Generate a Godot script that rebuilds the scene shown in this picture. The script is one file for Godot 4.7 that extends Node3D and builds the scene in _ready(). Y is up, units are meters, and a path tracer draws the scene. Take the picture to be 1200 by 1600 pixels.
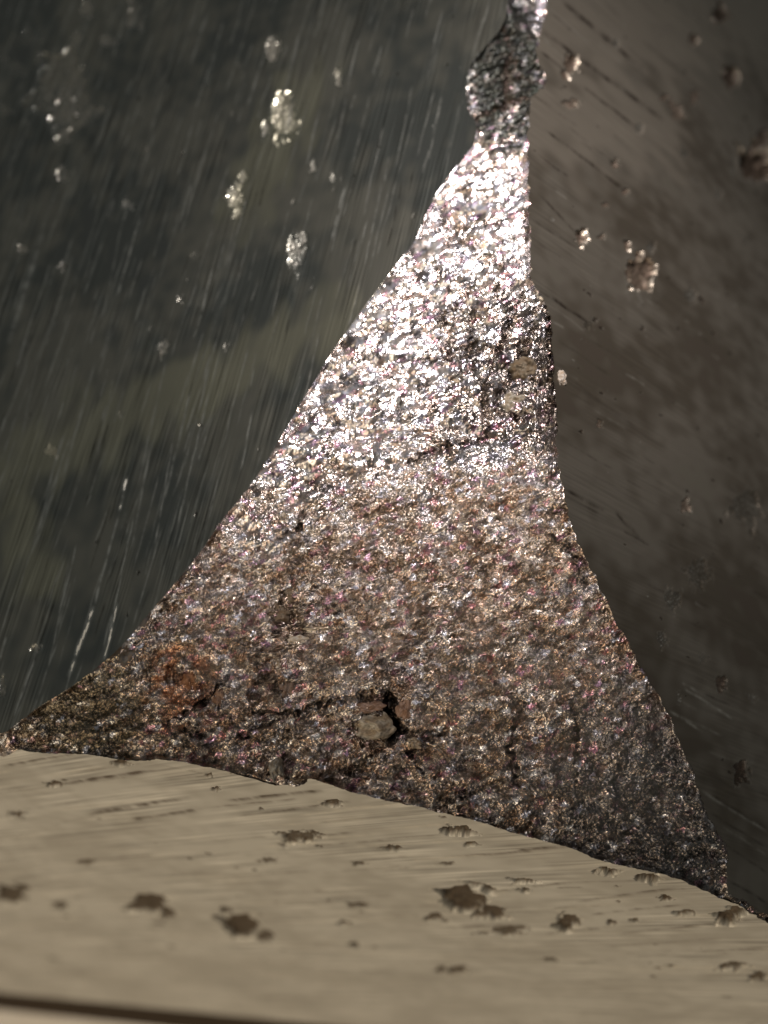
extends Node3D
# A ground metal block seen very close at one worn, rough corner. It lies on a pale table; lamps light it. Lengths in the code are in tenths of a millimetre (UNIT metres).

const UNIT := 0.0001
const CORNER := Vector3(0.00, 2203.58, 0.00)
const EYE := Vector3(593.57, 3859.62, 178.08)
const EYE_RIGHT := Vector3(0.89052, -0.45328, -0.03895)
const EYE_UP := Vector3(0.12027, 0.31711, -0.94073)
const EDGE_UP := Vector3(-0.00115, 0.00023, -1.00000)
const EDGE_LEFT := Vector3(-0.97867, 0.19492, -0.06495)
const EDGE_DOWN := Vector3(0.40928, -0.86562, 0.28842)
const LOW_RIGHT := Vector3(788.9, -1668.6, 556.0)
const LOW_LEFT := Vector3(-5302.6, -1668.6, 556.0)
const TOP_OUT := Vector3(0.19533, 0.98074, 0.00000)
const TOP_ALONG := Vector3(0.18744, -0.03733, -0.98157)
const TOP_ACROSS := Vector3(-0.96266, 0.19173, -0.19113)
const SIDE_OUT := Vector3(0.90416, 0.42719, -0.00094)
const SIDE_ALONG := Vector3(0.42388, -0.89688, 0.12624)
const SIDE_ACROSS := Vector3(0.05308, -0.11454, -0.99200)
const FRONT_OUT := Vector3(0.00000, 0.31611, 0.94872)
const FRONT_ALONG := Vector3(0.98352, 0.17155, -0.05716)
const FRONT_ACROSS := Vector3(-0.18082, 0.93308, -0.31090)
const WORN_UP := 2039.0
const WORN_LEFT := 1593.0
const WORN_DOWN := 1315.0
const TOP_RIM := [1610.1, 342.1, 1543.7, 338.7, 1502.7, 334.7, 1465.6, 342.2, 1422.7, 364.6, 1386.3, 382.8, 1343.6, 383.3, 1304.5, 376.5, 1265.9, 363.1, 1235.4, 342.3, 1194.7, 337.8, 1152.5, 353.9, 1114.8, 373.4, 1077.5, 387.7, 1018.6, 400.9, 967.8, 409.2, 928.3, 427.6, 876.0, 450.8, 818.3, 476.4, 756.9, 502.1, 715.7, 519.4, 660.0, 536.8, 607.3, 554.6, 547.3, 571.5, 491.8, 589.3, 439.2, 607.6, 394.2, 629.1, 356.0, 649.8, 313.6, 665.1, 269.7, 683.7, 229.4, 704.7, 182.5, 730.1, 135.8, 755.3, 89.4, 780.5, 47.6, 813.9, 3.3, 854.7, -41.6, 905.0, -84.6, 945.0, -103.4, 969.0, -124.4, 1047.1, -150.8, 1246.3]
const FRONT_RIM := [-1176.9, 463.7, -997.5, 381.1, -944.8, 330.2, -876.6, 341.2, -840.4, 321.8, -736.9, 286.7, -679.7, 252.3, -603.9, 237.3, -551.2, 209.7, -484.0, 140.1, -456.3, 102.5, -401.7, 88.5, -362.8, 101.1, -316.3, 34.1, -249.0, -24.2, -200.6, -70.9, -155.1, -122.6, -121.0, -172.8, -73.5, -222.6, -50.3, -260.5, -14.8, -324.1, 25.8, -352.9, 62.4, -390.3, 86.0, -445.0, 101.3, -493.7, 116.6, -514.2, 127.9, -560.6, 143.6, -628.8, 173.4, -746.2, 247.1, -1054.7]
const SIDE_RIM := [1050.3, -169.7, 741.9, -119.0, 621.5, -97.5, 563.7, -85.5, 516.6, -78.8, 501.6, -66.0, 499.3, -39.0, 502.5, -5.1, 468.5, 22.0, 440.2, 50.1, 403.8, 104.8, 381.1, 130.6, 335.5, 186.7, 288.8, 233.0, 252.2, 260.5, 215.2, 297.1, 169.9, 334.4, 133.0, 374.2, 87.3, 421.6, 59.9, 450.9, 32.2, 500.0, 10.6, 551.9, -4.2, 599.7, -12.4, 661.8, -24.0, 723.7, -35.7, 786.8, -43.8, 846.1, -68.5, 885.9, -99.8, 909.0, -112.5, 960.4, -125.6, 1042.6, -137.4, 1128.2, -149.5, 1216.1, -156.5, 1290.4, -150.6, 1331.8, -115.2, 1389.1, -126.8, 1410.1, -154.3, 1441.9, -150.5, 1489.6, -145.7, 1529.8, -140.8, 1570.7, -144.6, 1604.9, -173.7, 1694.4]
const WORN_OUT := Vector3(0.43991, 0.87463, 0.20372)
const WORN_U := Vector3(0.89615, -0.44227, -0.03638)
const WORN_V := Vector3(0.05828, 0.19857, -0.97835)
const FRONT_PITS := [-1295, -412, 101.1, 62.0, 0.55, 1.0,  -1322, -501, 45.0, 30.7, 0.63, 0.5,  -1163, -602, 97.8, 94.9, 0.86, 1.2,  -1141, -669, 52.7, 42.2, 0.67, 0.5,  -1747, -329, 105.5, 64.2, 0.71, 0.8,  -418, -468, 76.4, 80.5, 0.62, 1.2,  -400, -548, 43.3, 44.1, 0.57, 0.8,  -222, -145, 35.6, 22.7, 0.17, 1.0,  -257, -613, 39.1, 48.2, 0.63, 1.0,  -242, -569, 14.6, 14.3, 0.48, 0.6,  -42, -354, 25.0, 17.7, 0.19, 1.0,  21, -389, 23.3, 23.6, 0.37, 1.0,  -229, -385, 25.5, 17.4, 0.25, 1.0,  -253, -429, 14.1, 14.7, 0.53, 0.9,  -570, -114, 53.6, 31.7, 0.25, 0.6,  -391, 11, 28.1, 13.0, -0.06, 0.9,  -408, -192, 23.5, 13.2, 0.16, 0.8,  -697, 248, 23.6, 11.7, 0.09, 1.0,  -936, 203, 24.7, 12.6, 0.26, 0.9,  -1178, 102, 30.1, 15.7, 0.40, 0.7,  -588, 108, 13.4, 9.6, 0.47, 1.0,  -552, 163, 10.0, 6.8, 0.40, 1.0,  -815, -586, 24.1, 20.8, 0.62, 0.8,  -903, -736, 24.1, 23.2, 0.72, 0.8,  -1099, -483, 28.8, 22.8, 0.68, 0.7,  -433, -661, 61.4, 28.0, 0.19, 0.6,  -164, -617, 12.5, 12.7, 0.46, 0.9,  -111, -605, 11.6, 10.7, 0.38, 0.8,  8, -573, 20.3, 20.2, 0.37, 0.7,  87, -588, 32.3, 39.9, 0.45, 1.0,  -725, -928, 36.7, 32.6, 0.58, 0.9,  -14, -882, 32.5, 24.9, 0.32, 0.7,  -697, -478, 31.8, 18.9, 0.34, 0.6,  -551, -563, 28.5, 23.1, 0.48, 0.6,  -1246, -155, 30.9, 15.7, 0.38, 0.4,  -235, -199, 15.3, 11.1, 0.27, 0.8,  7, -489, 14.3, 12.7, 0.31, 0.6,  -734, -214, 25.7, 11.4, 0.10, 0.4,  -336, -281, 14.6, 9.1, 0.22, 0.5,  4, -956, 23.3, 30.3, 0.50, 0.6,  -532, -256, 20.7, 11.1, 0.18, 0.5,  -423, -844, 26.2, 17.9, 0.38, 0.4,  -1637, -409, 49.7, 30.9, 0.67, 0.4,  -766, -919, 20.2, 20.1, 0.66, 0.5]
const SIDE_PITS := [-54, 1498, 21.8, 27.7, 0.52, 1.2,  -67, 1452, 13.4, 18.1, 0.46, 1.0,  166, 1469, 13.3, 15.5, 0.55, -1.0,  74, 1653, 10.1, 14.3, 0.47, -1.0,  321, 1507, 16.8, 23.3, 0.45, -0.6,  338, 1874, 23.9, 25.2, 0.74, 0.6,  480, 1864, 38.5, 46.4, 0.62, 0.9,  440, 2049, 25.9, 37.8, 0.54, 0.9,  580, 1643, 86.0, 80.9, 0.71, 1.2,  504, 1584, 11.2, 34.2, 0.19, -1.0,  444, 1462, 11.8, 17.6, 0.41, -1.0,  14, 1082, 19.3, 20.1, 0.51, 1.1,  147, 1139, 11.5, 17.1, 0.31, 1.2,  223, 1183, 13.1, 15.1, 0.46, -1.0,  199, 1103, 43.0, 50.4, 0.43, 0.9,  73, 1117, 10.0, 9.2, 0.61, 0.8,  94, 1319, 12.5, 14.9, 0.49, 0.8,  132, 1270, 11.6, 12.4, 0.56, 0.8,  356, 1129, 16.0, 21.6, 0.37, -0.6,  562, 709, 46.5, 42.8, 0.43, -0.5,  358, 628, 16.6, 17.8, 0.33, 0.6,  398, 500, 29.3, 28.4, 0.33, -0.5,  328, 420, 25.8, 23.1, 0.33, -0.6,  301, 335, 11.6, 16.2, 0.15, -0.9,  419, 333, 12.4, 11.8, 0.28, -0.4,  478, 303, 19.6, 17.2, 0.31, 0.5,  55, 896, 17.3, 13.5, 0.64, -0.4,  101, 698, 7.7, 9.9, 0.25, 0.7,  355, 237, 5.4, 11.9, 0.03, -0.9,  539, 147, 23.6, 19.9, 0.27, 0.6,  560, 1407, 14.9, 15.9, 0.56, -0.3,  287, 1605, 20.1, 31.8, 0.40, 0.4,  347, 1698, 16.4, 23.1, 0.49, 0.4,  69, 914, 8.8, 7.4, 0.59, 0.6,  612, 1754, 29.6, 37.8, 0.55, 0.6,  -41, 1395, 18.0, 18.5, 0.65, 0.5,  74, 1199, 9.3, 9.8, 0.54, 0.6,  245, 1623, 15.3, 14.7, 0.75, 0.5]
const TOP_PITS := [1255, 772, 60.1, 34.1, 0.48, -0.5,  1221, 802, 14.5, 10.6, 0.38, -1.2,  1098, 1270, 21.7, 18.5, 0.40, -0.9,  930, 653, 40.7, 21.1, 0.50, -0.5,  961, 645, 22.0, 11.3, 0.50, -0.4,  1044, 820, 33.9, 19.0, 0.51, -0.5,  1099, 819, 15.7, 10.0, 0.44, -0.6,  1430, 844, 27.6, 21.6, 0.37, -0.5,  806, 874, 8.0, 8.4, 0.23, -1.2,  60, 953, 10.0, 12.0, 0.11, -1.3,  1305, 1343, 97.9, 81.7, 0.43, -0.5,  901, 1302, 14.3, 14.3, 0.33, -0.9,  866, 1186, 11.6, 11.9, 0.30, -0.9,  1022, 1074, 11.1, 16.2, 0.18, -0.7,  1558, 1368, 21.0, 21.3, 0.38, -0.9,  1531, 1223, 50.3, 26.7, 0.63, -0.5,  1412, 1550, 20.7, 18.7, 0.44, -0.9,  1457, 1271, 18.4, 20.3, 0.33, -0.6,  1465, 1362, 22.4, 18.0, 0.46, -0.5,  1479, 1503, 28.6, 24.8, 0.45, -0.6,  1301, 1366, 16.1, 16.9, 0.35, -0.9,  1305, 1326, 19.5, 15.6, 0.45, -0.9,  1261, 1298, 11.4, 11.9, 0.34, -1.0,  1208, 1310, 29.4, 26.3, 0.40, -0.6,  1411, 1446, 13.0, 14.5, 0.35, -0.7,  1381, 904, 10.3, 9.1, 0.33, -0.8,  1106, 616, 15.2, 6.8, 0.56, -0.8,  1127, 666, 13.9, 9.3, 0.38, -0.4,  907, 873, 9.0, 11.4, 0.18, -0.6,  692, 881, 18.2, 14.2, 0.36, -0.4,  709, 742, 9.0, 8.7, 0.23, -0.8,  732, 922, 7.1, 6.3, 0.31, -0.7,  -20, 997, 19.3, 11.0, 0.62, -1.0,  542, 928, 7.4, 8.2, 0.20, -0.8,  1382, 1494, 22.2, 21.9, 0.40, -0.6,  1257, 1111, 10.2, 8.9, 0.37, -0.6,  1354, 666, 21.4, 10.3, 0.53, -0.3,  448, 1060, 14.8, 17.0, 0.20, -0.3,  1255, 887, 9.1, 7.4, 0.35, -0.5,  1161, 1068, 8.2, 7.0, 0.37, -0.5,  1269, 1496, 19.8, 19.7, 0.39, -0.7,  1233, 1419, 10.6, 11.4, 0.34, -0.6]
const TOP_SCRATCHES := [416, 872.1, 343, 866.5, 3.6, 1.2,  343, 866.5, 160, 857.1, 2.8, 0.9,  160, 857.1, 20, 866.3, 4.1, 1.3,  173, 810.3, 59, 802.8, 2.4, 1.3,  52, 945.8, -69, 951.0, 2.8, 0.9,  70, 1022.2, 27, 1020.0, 2.2, 0.9,  1086, 584.6, 959, 583.0, 2.1, 1.0,  879, 825.8, 779, 819.0, 2.2, 1.0,  1000, 1034.6, 799, 1026.8, 3.2, 0.7,  949, 1264.3, 668, 1250.5, 6.9, 0.5,  956, 1183.9, 842, 1180.4, 4.2, 0.3,  1054, 1084.5, 745, 1042.5, 2.4, 0.3,  1423, 858.1, 1271, 861.4, 3.2, 0.5,  1482, 789.4, 1305, 779.5, 3.2, 0.6,  1272, 689.3, 1129, 683.8, 2.3, 0.6,  1083, 936.2, 980, 935.0, 2.4, 0.5,  1542, 1036.5, 1382, 1033.5, 4.3, 0.4,  498, 797.8, 280, 769.7, 2.1, 0.6,  480, 841.7, 273, 816.0, 2.8, 0.5,  571, 750.0, 323, 735.4, 2.1, 0.6,  622, 793.8, 368, 777.5, 2.8, 0.5,  633, 973.7, 440, 951.8, 2.3, 0.3,  269, 935.5, 130, 925.8, 2.1, 0.6,  645, 1164.3, 446, 1136.3, 3.2, 0.2,  582, 649.5, 458, 636.8, 1.7, 0.6,  680, 768.8, 570, 760.9, 2.1, 0.4,  672, 867.3, 399, 843.8, 2.9, 0.3,  888, 672.9, 774, 662.3, 2.1, 0.4,  1453, 647.1, 1177, 628.9, 3.0, 0.4,  1241, 538.7, 1028, 528.9, 2.1, 0.4,  1336, 498.1, 1134, 486.1, 2.1, 0.4,  1305, 429.1, 1151, 422.4, 2.8, 0.5,  940, 817.4, 850, 812.7, 2.3, 0.4,  348, 833.9, 100, 808.8, 2.1, 0.6,  331, 765.6, 125, 766.8, 2.0, 0.4,  242, 940.4, 22, 910.4, 2.1, 0.4,  657, 1027.6, 378, 1011.6, 3.8, 0.3,  870, 497.1, 772, 499.4, 2.0, 0.4]
const SIDE_SCRATCHES := [-104, 1639.1, 177, 1646.1, 8.4, -1.0,  -152, 1515.9, 249, 1548.5, 8.0, -1.0,  -146, 1502.0, -59, 1488.4, 6.5, 0.4,  -142, 1460.6, -47, 1461.6, 5.3, -0.8,  -27, 1458.5, 166, 1465.6, 5.5, -0.9,  -112, 1275.4, 137, 1273.8, 5.0, -1.0,  -125, 1200.5, -31, 1201.3, 3.8, -0.8,  -111, 1113.6, 9, 1078.4, 5.3, -0.7,  -112, 1043.4, 12, 1048.7, 3.5, -0.5,  168, 1125.0, 334, 1120.9, 3.9, -0.4,  -50, 900.7, 62, 897.8, 5.0, -1.0,  -41, 883.6, 46, 874.6, 3.3, 0.3,  -27, 819.2, 133, 813.8, 4.0, -0.3,  -12, 756.8, 232, 731.0, 4.7, -0.3,  10, 619.1, 148, 618.4, 2.9, -0.5,  23, 527.8, 129, 525.2, 4.2, -0.8,  154, 535.1, 246, 504.7, 5.5, -0.7,  359, 270.4, 410, 263.8, 2.6, 0.8,  365, 260.0, 513, 240.7, 2.6, 1.1,  326, 207.6, 427, 193.3, 3.1, 1.0,  353, 205.2, 484, 200.4, 1.9, 0.4,  361, 234.7, 407, 229.0, 1.9, 0.3,  412, 87.2, 623, 52.2, 3.6, 0.7,  448, 86.0, 623, 55.7, 2.4, -0.6,  449, 52.0, 623, 22.9, 2.3, -0.7,  469, 10.9, 622, -23.2, 2.3, -0.6,  488, -51.9, 622, -76.3, 2.2, -0.7,  483, 36.2, 623, 7.8, 2.3, 0.4,  507, -81.4, 622, -96.4, 1.7, -0.5,  -98, 998.7, -29, 1001.8, 2.6, -0.4,  241, 1287.4, 372, 1294.2, 4.3, -0.3,  392, 438.1, 420, 434.1, 2.1, 0.4,  -127, 1582.2, -50, 1588.7, 5.7, -0.4,  392, 130.9, 543, 106.6, 3.0, -0.3,  149, 1728.0, 431, 1739.3, 5.2, -0.3]
const FRONT_SCRATCHES := [-990, 295.7, -763, 298.1, 6.5, -0.8,  -939, 200.4, -645, 204.7, 6.9, -1.0,  -1001, 69.9, -667, 89.7, 7.7, -0.9,  -1143, 37.7, -856, 78.2, 4.1, -0.3,  -913, 25.1, -681, 39.5, 7.9, -0.8,  -610, 61.4, -367, 60.1, 7.1, -0.8,  -662, 41.9, -441, 39.9, 4.9, -0.5,  -635, -1.8, -475, -1.4, 3.8, -0.5,  -567, 0.9, -348, 10.8, 4.9, -0.6,  -586, -118.1, -425, -112.5, 5.5, -0.5,  -395, -111.5, -226, -110.6, 5.2, 0.3,  -497, -294.6, -336, -280.9, 6.1, -0.4,  -645, -128.5, -376, -126.4, 5.6, 0.3,  -796, -102.3, -640, -103.4, 5.8, -0.3,  -713, -148.1, -544, -146.6, 5.8, 0.4,  -410, -443.7, -127, -395.2, 6.5, -0.6,  -173, -240.4, -4, -230.0, 6.7, -0.7,  -330, -249.8, -98, -245.0, 5.6, -0.6,  -408, -255.7, -232, -250.4, 4.4, 0.3,  -180, -497.8, 53, -438.7, 7.9, -0.5,  -189, -568.4, 42, -521.5, 6.7, -0.6,  -188, -680.8, 19, -636.9, 7.3, -0.5,  -256, -758.8, 27, -709.9, 7.7, -0.4,  -371, -865.3, -103, -800.7, 8.4, -0.3,  -99, -609.6, 131, -567.5, 6.8, 0.3,  -521, -241.1, -394, -235.0, 4.5, -0.4,  -660, -293.2, -422, -276.8, 4.7, -0.3,  -1090, -264.0, -929, -243.9, 8.6, -0.2,  -559, -627.1, -347, -620.3, 15.6, -0.6,  -347, -675.6, -166, -635.9, 7.6, -0.5,  -1218, 118.9, -923, 121.7, 4.0, -0.3,  -812, 236.2, -624, 234.1, 3.3, -0.3,  -51, -648.3, 139, -608.1, 6.9, -0.4,  -76, -800.8, 95, -763.4, 7.7, -0.4,  -621, 220.4, -538, 157.1, 4.2, -0.3,  -609, 167.1, -479, 154.7, 3.3, -0.4,  -30, -459.7, 100, -440.1, 6.1, -0.4,  -225, -529.9, -105, -510.4, 5.1, 0.3]
const WORN_HOLLOWS := [-246, 74, 37.2, 34.2, -0.00, 9.0,  -221, 97, 19.8, 37.8, 0.00, 12.0,  -218, 70, 15.1, 13.7, 0.00, 14.0,  -400, 280, 39.0, 38.8, -0.01, 5.0,  -610, 168, 17.6, 20.9, -0.03, 6.0,  -583, 146, 43.4, 52.0, -0.03, 3.0,  -530, 117, 35.1, 28.8, -0.02, 3.0,  -304, 534, 21.6, 26.8, -0.01, 3.0,  -279, 7, 15.0, 12.4, -0.00, 6.0,  -400, 15, 13.9, 22.7, -0.02, 8.0,  -371, -6, 15.0, 13.6, -0.01, 5.0,  22, 690, 44.7, 74.4, 0.03, 5.0,  -84, 1001, 30.9, 49.2, 0.01, 4.0,  20, 1351, 16.4, 67.7, 0.07, 4.0,  91, 765, 20.7, 93.9, 0.10, 6.0,  65, 653, 21.8, 123.4, 0.11, 6.0,  -431, 158, 23.4, 40.5, -0.02, 5.0,  -460, 141, 11.7, 23.1, -0.03, 6.0,  -112, 604, 144.4, 16.0, -0.02, 3.0,  -700, 106, 93.7, 34.5, -0.01, 3.0,  -402, 129, 29.2, 34.5, -0.01, 3.0,  225, -119, 91.2, 38.8, 0.02, 4.0,  -209, 15, 40.5, 28.3, 0.00, 3.0]
const WORN_CRACKS := [[-43, 604, -48, 690, -36, 728, -16, 765, 2, 822, 27, 879],
	[-67, 879, -122, 841, -127, 816],
	[-67, 854, -70, 790, -77, 765],
	[-110, 828, -106, 765, -56, 784],
	[-165, 753, -111, 747, -38, 771],
	[-111, 709, -38, 746],
	[26, 784, 4, 715, -21, 678, -29, 659, -15, 641],
	[-17, 659, 9, 635, 33, 641],
	[83, 866, 72, 765, 77, 690, 66, 628],
	[71, 847, 87, 790],
	[48, 815, 16, 727],
	[-223, 135, -228, 106, -211, 86, -195, 72],
	[-466, 106, -384, 106, -326, 123, -267, 135],
	[-617, 83, -548, 123, -513, 164],
	[-163, -2, -186, 38, -128, 72],
	[-129, -52, -94, -30],
	[102, 494, 95, 591, 84, 665],
	[-44, 592, -112, 586, -184, 555],
	[-2, -19, -12, 49, 12, 118],
	[102, -7, 110, 72, 94, 129],
	[-435, 411, -387, 435, -376, 471],
	[4, 1501, 22, 1446, 40, 1364, 84, 1350],
	[22, 1419, 14, 1337, 7, 1284],
	[-50, 1271, 7, 1297, 58, 1310],
	[-546, 60, -582, 77],
	[-419, 95, -488, 60],
	[64, 410, 99, 386, 128, 327]]
const WORN_STONES := [-249, 79, 36.0, 26.3,  27, 725, 24.2, 24.9,  9, 665, 24.1, 16.1,  -400, 313, 23.7, 17.7,  -421, 278, 23.6, 21.2,  -385, 233, 17.7, 7.0,  -344, 251, 27.1, 9.4,  -414, 187, 11.7, 12.8,  -418, 9, 12.8, 20.4,  -383, -13, 13.9, 7.9,  -256, 115, 26.8, 9.2,  -195, 112, 14.0, 19.5,  -180, 55, 11.6, 10.2,  -401, 143, 15.2, 20.8,  -574, 158, 17.6, 25.5,  -522, 127, 12.9, 17.3,  92, 709, 10.9, 14.9,  -82, 15, 13.9, 9.0,  107, -117, 6.9, 8.9,  -282, 12, 8.1, 7.9]
const TOP_BANDS := [336, 1235, 639, 757, 95,  639, 757, 783, 535, 70,  1017, 796, 1321, 747, 80,  289, 1076, 195, 996, 60]
const SIDE_LIGHT_BANDS := [-141, 1534, 643, 2216, 187,  -132, 1295, 206, 1518, 136]  # pale bands paint lamp light onto the upper side face
const DULL_RIGHT := Vector2(295, -74)
const DULL_LEFT := Vector2(-782, 106)
const RUST := Vector2(592, 150)
const DARK_SPOT := [8, 1378, -19, 1257, 55, 1297]

const FAR := 3600.0
var rng := RandomNumberGenerator.new()
var rims := {}
var pit_count := 0
var tri_count := 0


func _ready() -> void:
	rng.seed = 7
	set_camera()
	set_light()
	build_table()
	build_block()


# ---------------------------------------------------------------- camera and light
func set_camera() -> void:
	var c := Camera3D.new()
	c.name = "camera"
	var back := EYE_RIGHT.cross(EYE_UP).normalized()
	c.transform = Transform3D(Basis(EYE_RIGHT, EYE_UP, back), EYE * UNIT)
	c.fov = rad_to_deg(2.0 * atan(800.0 / 1700.0))
	c.near = 0.01
	c.far = 20.0
	var a := CameraAttributesPhysical.new()
	a.frustum_focus_distance = 0.190
	a.frustum_focal_length = 25.5
	a.exposure_aperture = 5.5
	c.attributes = a
	add_child(c)
	c.current = true


func area(called: String, at: Vector3, towards: Vector3, size: Vector2, energy: float, color: Color) -> void:
	var l := AreaLight3D.new()
	l.name = called
	l.area_size = size
	l.light_energy = energy
	l.light_color = color
	l.shadow_enabled = true
	l.area_range = 20.0
	add_child(l)
	l.look_at_from_position(at, towards, Vector3(0.13, 0.2, 0.97).normalized())


func set_light() -> void:
	var e := Environment.new()
	e.background_mode = Environment.BG_COLOR
	e.background_color = Color(0.335, 0.34, 0.33)
	e.tonemap_mode = Environment.TONE_MAPPER_LINEAR
	e.tonemap_exposure = 1.0
	e.sdfgi_enabled = true
	e.ssao_enabled = true
	e.ssil_enabled = true
	var w := WorldEnvironment.new()
	w.name = "surroundings"
	w.environment = e
	add_child(w)
	var spot := CORNER * UNIT
	# the small lamp whose mirror image lies in the upper half of the worn corner
	var l := SpotLight3D.new()
	l.name = "work_lamp"
	l.light_energy = LAMP_ENERGY
	l.light_color = Color(1.0, 0.965, 0.945)
	l.light_size = 0.045
	l.spot_range = 3.0
	l.spot_attenuation = 2.0
	l.spot_angle = 6.2
	l.spot_angle_attenuation = 1.0
	l.shadow_enabled = true
	add_child(l)
	l.look_at_from_position(spot + LAMP_WAY.normalized() * 0.9, spot + (EDGE_UP * 1150.0 + EDGE_LEFT * 60.0) * UNIT, Vector3(0.13, 0.2, 0.97).normalized())
	# an added broad soft light, out of view, brightening the front face and table
	area("added_soft_light", spot + SOFT_WAY.normalized() * 1.3, spot, Vector2(1.2, 0.9), SOFT_ENERGY, Color(1.0, 0.93, 0.82))


const LAMP_WAY := Vector3(0.436, 0.842, -0.335)
const LAMP_ENERGY := 3.6
const SOFT_WAY := Vector3(-0.4, 0.8, 0.75)
const SOFT_ENERGY := 1.29


# ---------------------------------------------------------------- small helpers
func noise(seed_: int, kind := FastNoiseLite.TYPE_SIMPLEX_SMOOTH) -> FastNoiseLite:
	var n := FastNoiseLite.new()
	n.seed = seed_
	n.noise_type = kind
	n.frequency = 1.0
	n.fractal_type = FastNoiseLite.FRACTAL_NONE
	return n


func tint(c: Color, k: float) -> Color:
	return Color(c.r * k, c.g * k, c.b * k)


func metal(rough: float, metallic := 1.0, shine := 0.5) -> StandardMaterial3D:
	var m := StandardMaterial3D.new()
	m.vertex_color_use_as_albedo = true
	m.metallic = metallic
	m.metallic_specular = shine
	m.roughness = rough
	return m


func commit(called: String, parent: Node, p: PackedVector3Array, n: PackedVector3Array, c: PackedColorArray, idx: PackedInt32Array, m: Material) -> MeshInstance3D:
	var arrays := []
	arrays.resize(Mesh.ARRAY_MAX)
	arrays[Mesh.ARRAY_VERTEX] = p
	arrays[Mesh.ARRAY_NORMAL] = n
	arrays[Mesh.ARRAY_COLOR] = c
	arrays[Mesh.ARRAY_INDEX] = idx
	var mesh := ArrayMesh.new()
	mesh.add_surface_from_arrays(Mesh.PRIMITIVE_TRIANGLES, arrays)
	mesh.surface_set_material(0, m)
	tri_count += idx.size() / 3
	var o := MeshInstance3D.new()
	o.name = called
	o.mesh = mesh
	parent.add_child(o, true)
	return o


# Grid lines: even steps in [lo, hi], growing steps beyond, out to the far ends.
func lines(lo: float, hi: float, step: float, far_lo: float, far_hi: float) -> Dictionary:
	var below: Array[float] = []
	var s := step * 1.5
	var x := lo - s
	while x > far_lo:
		below.append(x)
		s = minf(s * 1.3, 250.0)
		x -= s
	below.append(minf(far_lo, x))
	below.reverse()
	var out := PackedFloat32Array(below)
	var first := out.size()
	var n := int((hi - lo) / step) + 1
	for i in n:
		out.append(lo + i * step)
	s = step * 1.5
	x = lo + (n - 1) * step + s
	while x < far_hi:
		out.append(x)
		s = minf(s * 1.3, 250.0)
		x += s
	out.append(maxf(far_hi, x))
	return {"x": out, "first": first, "n": n, "lo": lo, "step": step}


# The rim of the worn corner on one face: a smooth, slightly ragged curve in the face's own plane, returned as points in space from one end on an edge to the other.
func rim(flat: Array, start: Vector3, end: Vector3, a: Vector3, b: Vector3, seed_: int, ragged: float) -> PackedVector3Array:
	var pts: Array[Vector2] = [Vector2(start.dot(a), start.dot(b))]
	for i in range(0, flat.size(), 2):
		pts.append(Vector2(flat[i], flat[i + 1]))
	pts.append(Vector2(end.dot(a), end.dot(b)))
	var fine: Array[Vector2] = []
	for i in pts.size() - 1:
		var p0 := pts[maxi(i - 1, 0)]
		var p1 := pts[i]
		var p2 := pts[i + 1]
		var p3 := pts[mini(i + 2, pts.size() - 1)]
		var n := maxi(1, int(p1.distance_to(p2) / 2.5))
		for k in n:
			var q := p1.cubic_interpolate(p2, p0, p3, float(k) / n)
			if p1.distance_to(p2) > 140.0 or p0.distance_to(p1) > 140.0:
				q = p1.lerp(p2, float(k) / n)
			fine.append(q)
	fine.append(pts[-1])
	var ns := noise(seed_)
	var out := PackedVector3Array()
	var run := 0.0
	for i in fine.size():
		var q := fine[i]
		if i > 0 and i < fine.size() - 1:
			run += q.distance_to(fine[i - 1])
			var t := (fine[i + 1] - fine[i - 1]).normalized()
			var neck := 3.2 if seed_ == 11 and fine.size() > 200 and i > NECK_FROM and i < NECK_TO else 1.0
			var ends := neck * minf(1.0, minf(i, fine.size() - 1 - i) / 60.0)
			q += Vector2(-t.y, t.x) * ends * ragged * ((2.2 if ragged > 1.0 else 0.0) * ns.get_noise_2d(run / 34.0, 21.0) + 1.3 * ns.get_noise_2d(run / 9.0, 3.0) + 0.8 * ns.get_noise_2d(run / 4.0, 9.0))
		out.append(a * q.x + b * q.y)
	return out


# For every grid line of constant y: which grid points lie inside the polygon.
func inside_mask(poly: PackedVector2Array, xs: PackedFloat32Array, ys: PackedFloat32Array) -> PackedByteArray:
	var nx := xs.size()
	var mask := PackedByteArray()
	mask.resize(nx * ys.size())
	var hits: Array[PackedFloat32Array] = []
	for j in ys.size():
		hits.append(PackedFloat32Array())
	for k in poly.size():
		var p := poly[k]
		var q := poly[(k + 1) % poly.size()]
		if p.y > q.y:
			var r := p
			p = q
			q = r
		if p.y == q.y:
			continue
		var j := ys.bsearch(p.y)
		while j < ys.size() and ys[j] < q.y:
			hits[j].append(p.x + (q.x - p.x) * (ys[j] - p.y) / (q.y - p.y))
			j += 1
	for j in ys.size():
		var h := hits[j]
		h.sort()
		for k in range(0, h.size() - 1, 2):
			var i := xs.bsearch(h[k])
			while i < nx and xs[i] < h[k + 1]:
				mask[j * nx + i] = 1
				i += 1
	return mask


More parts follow.
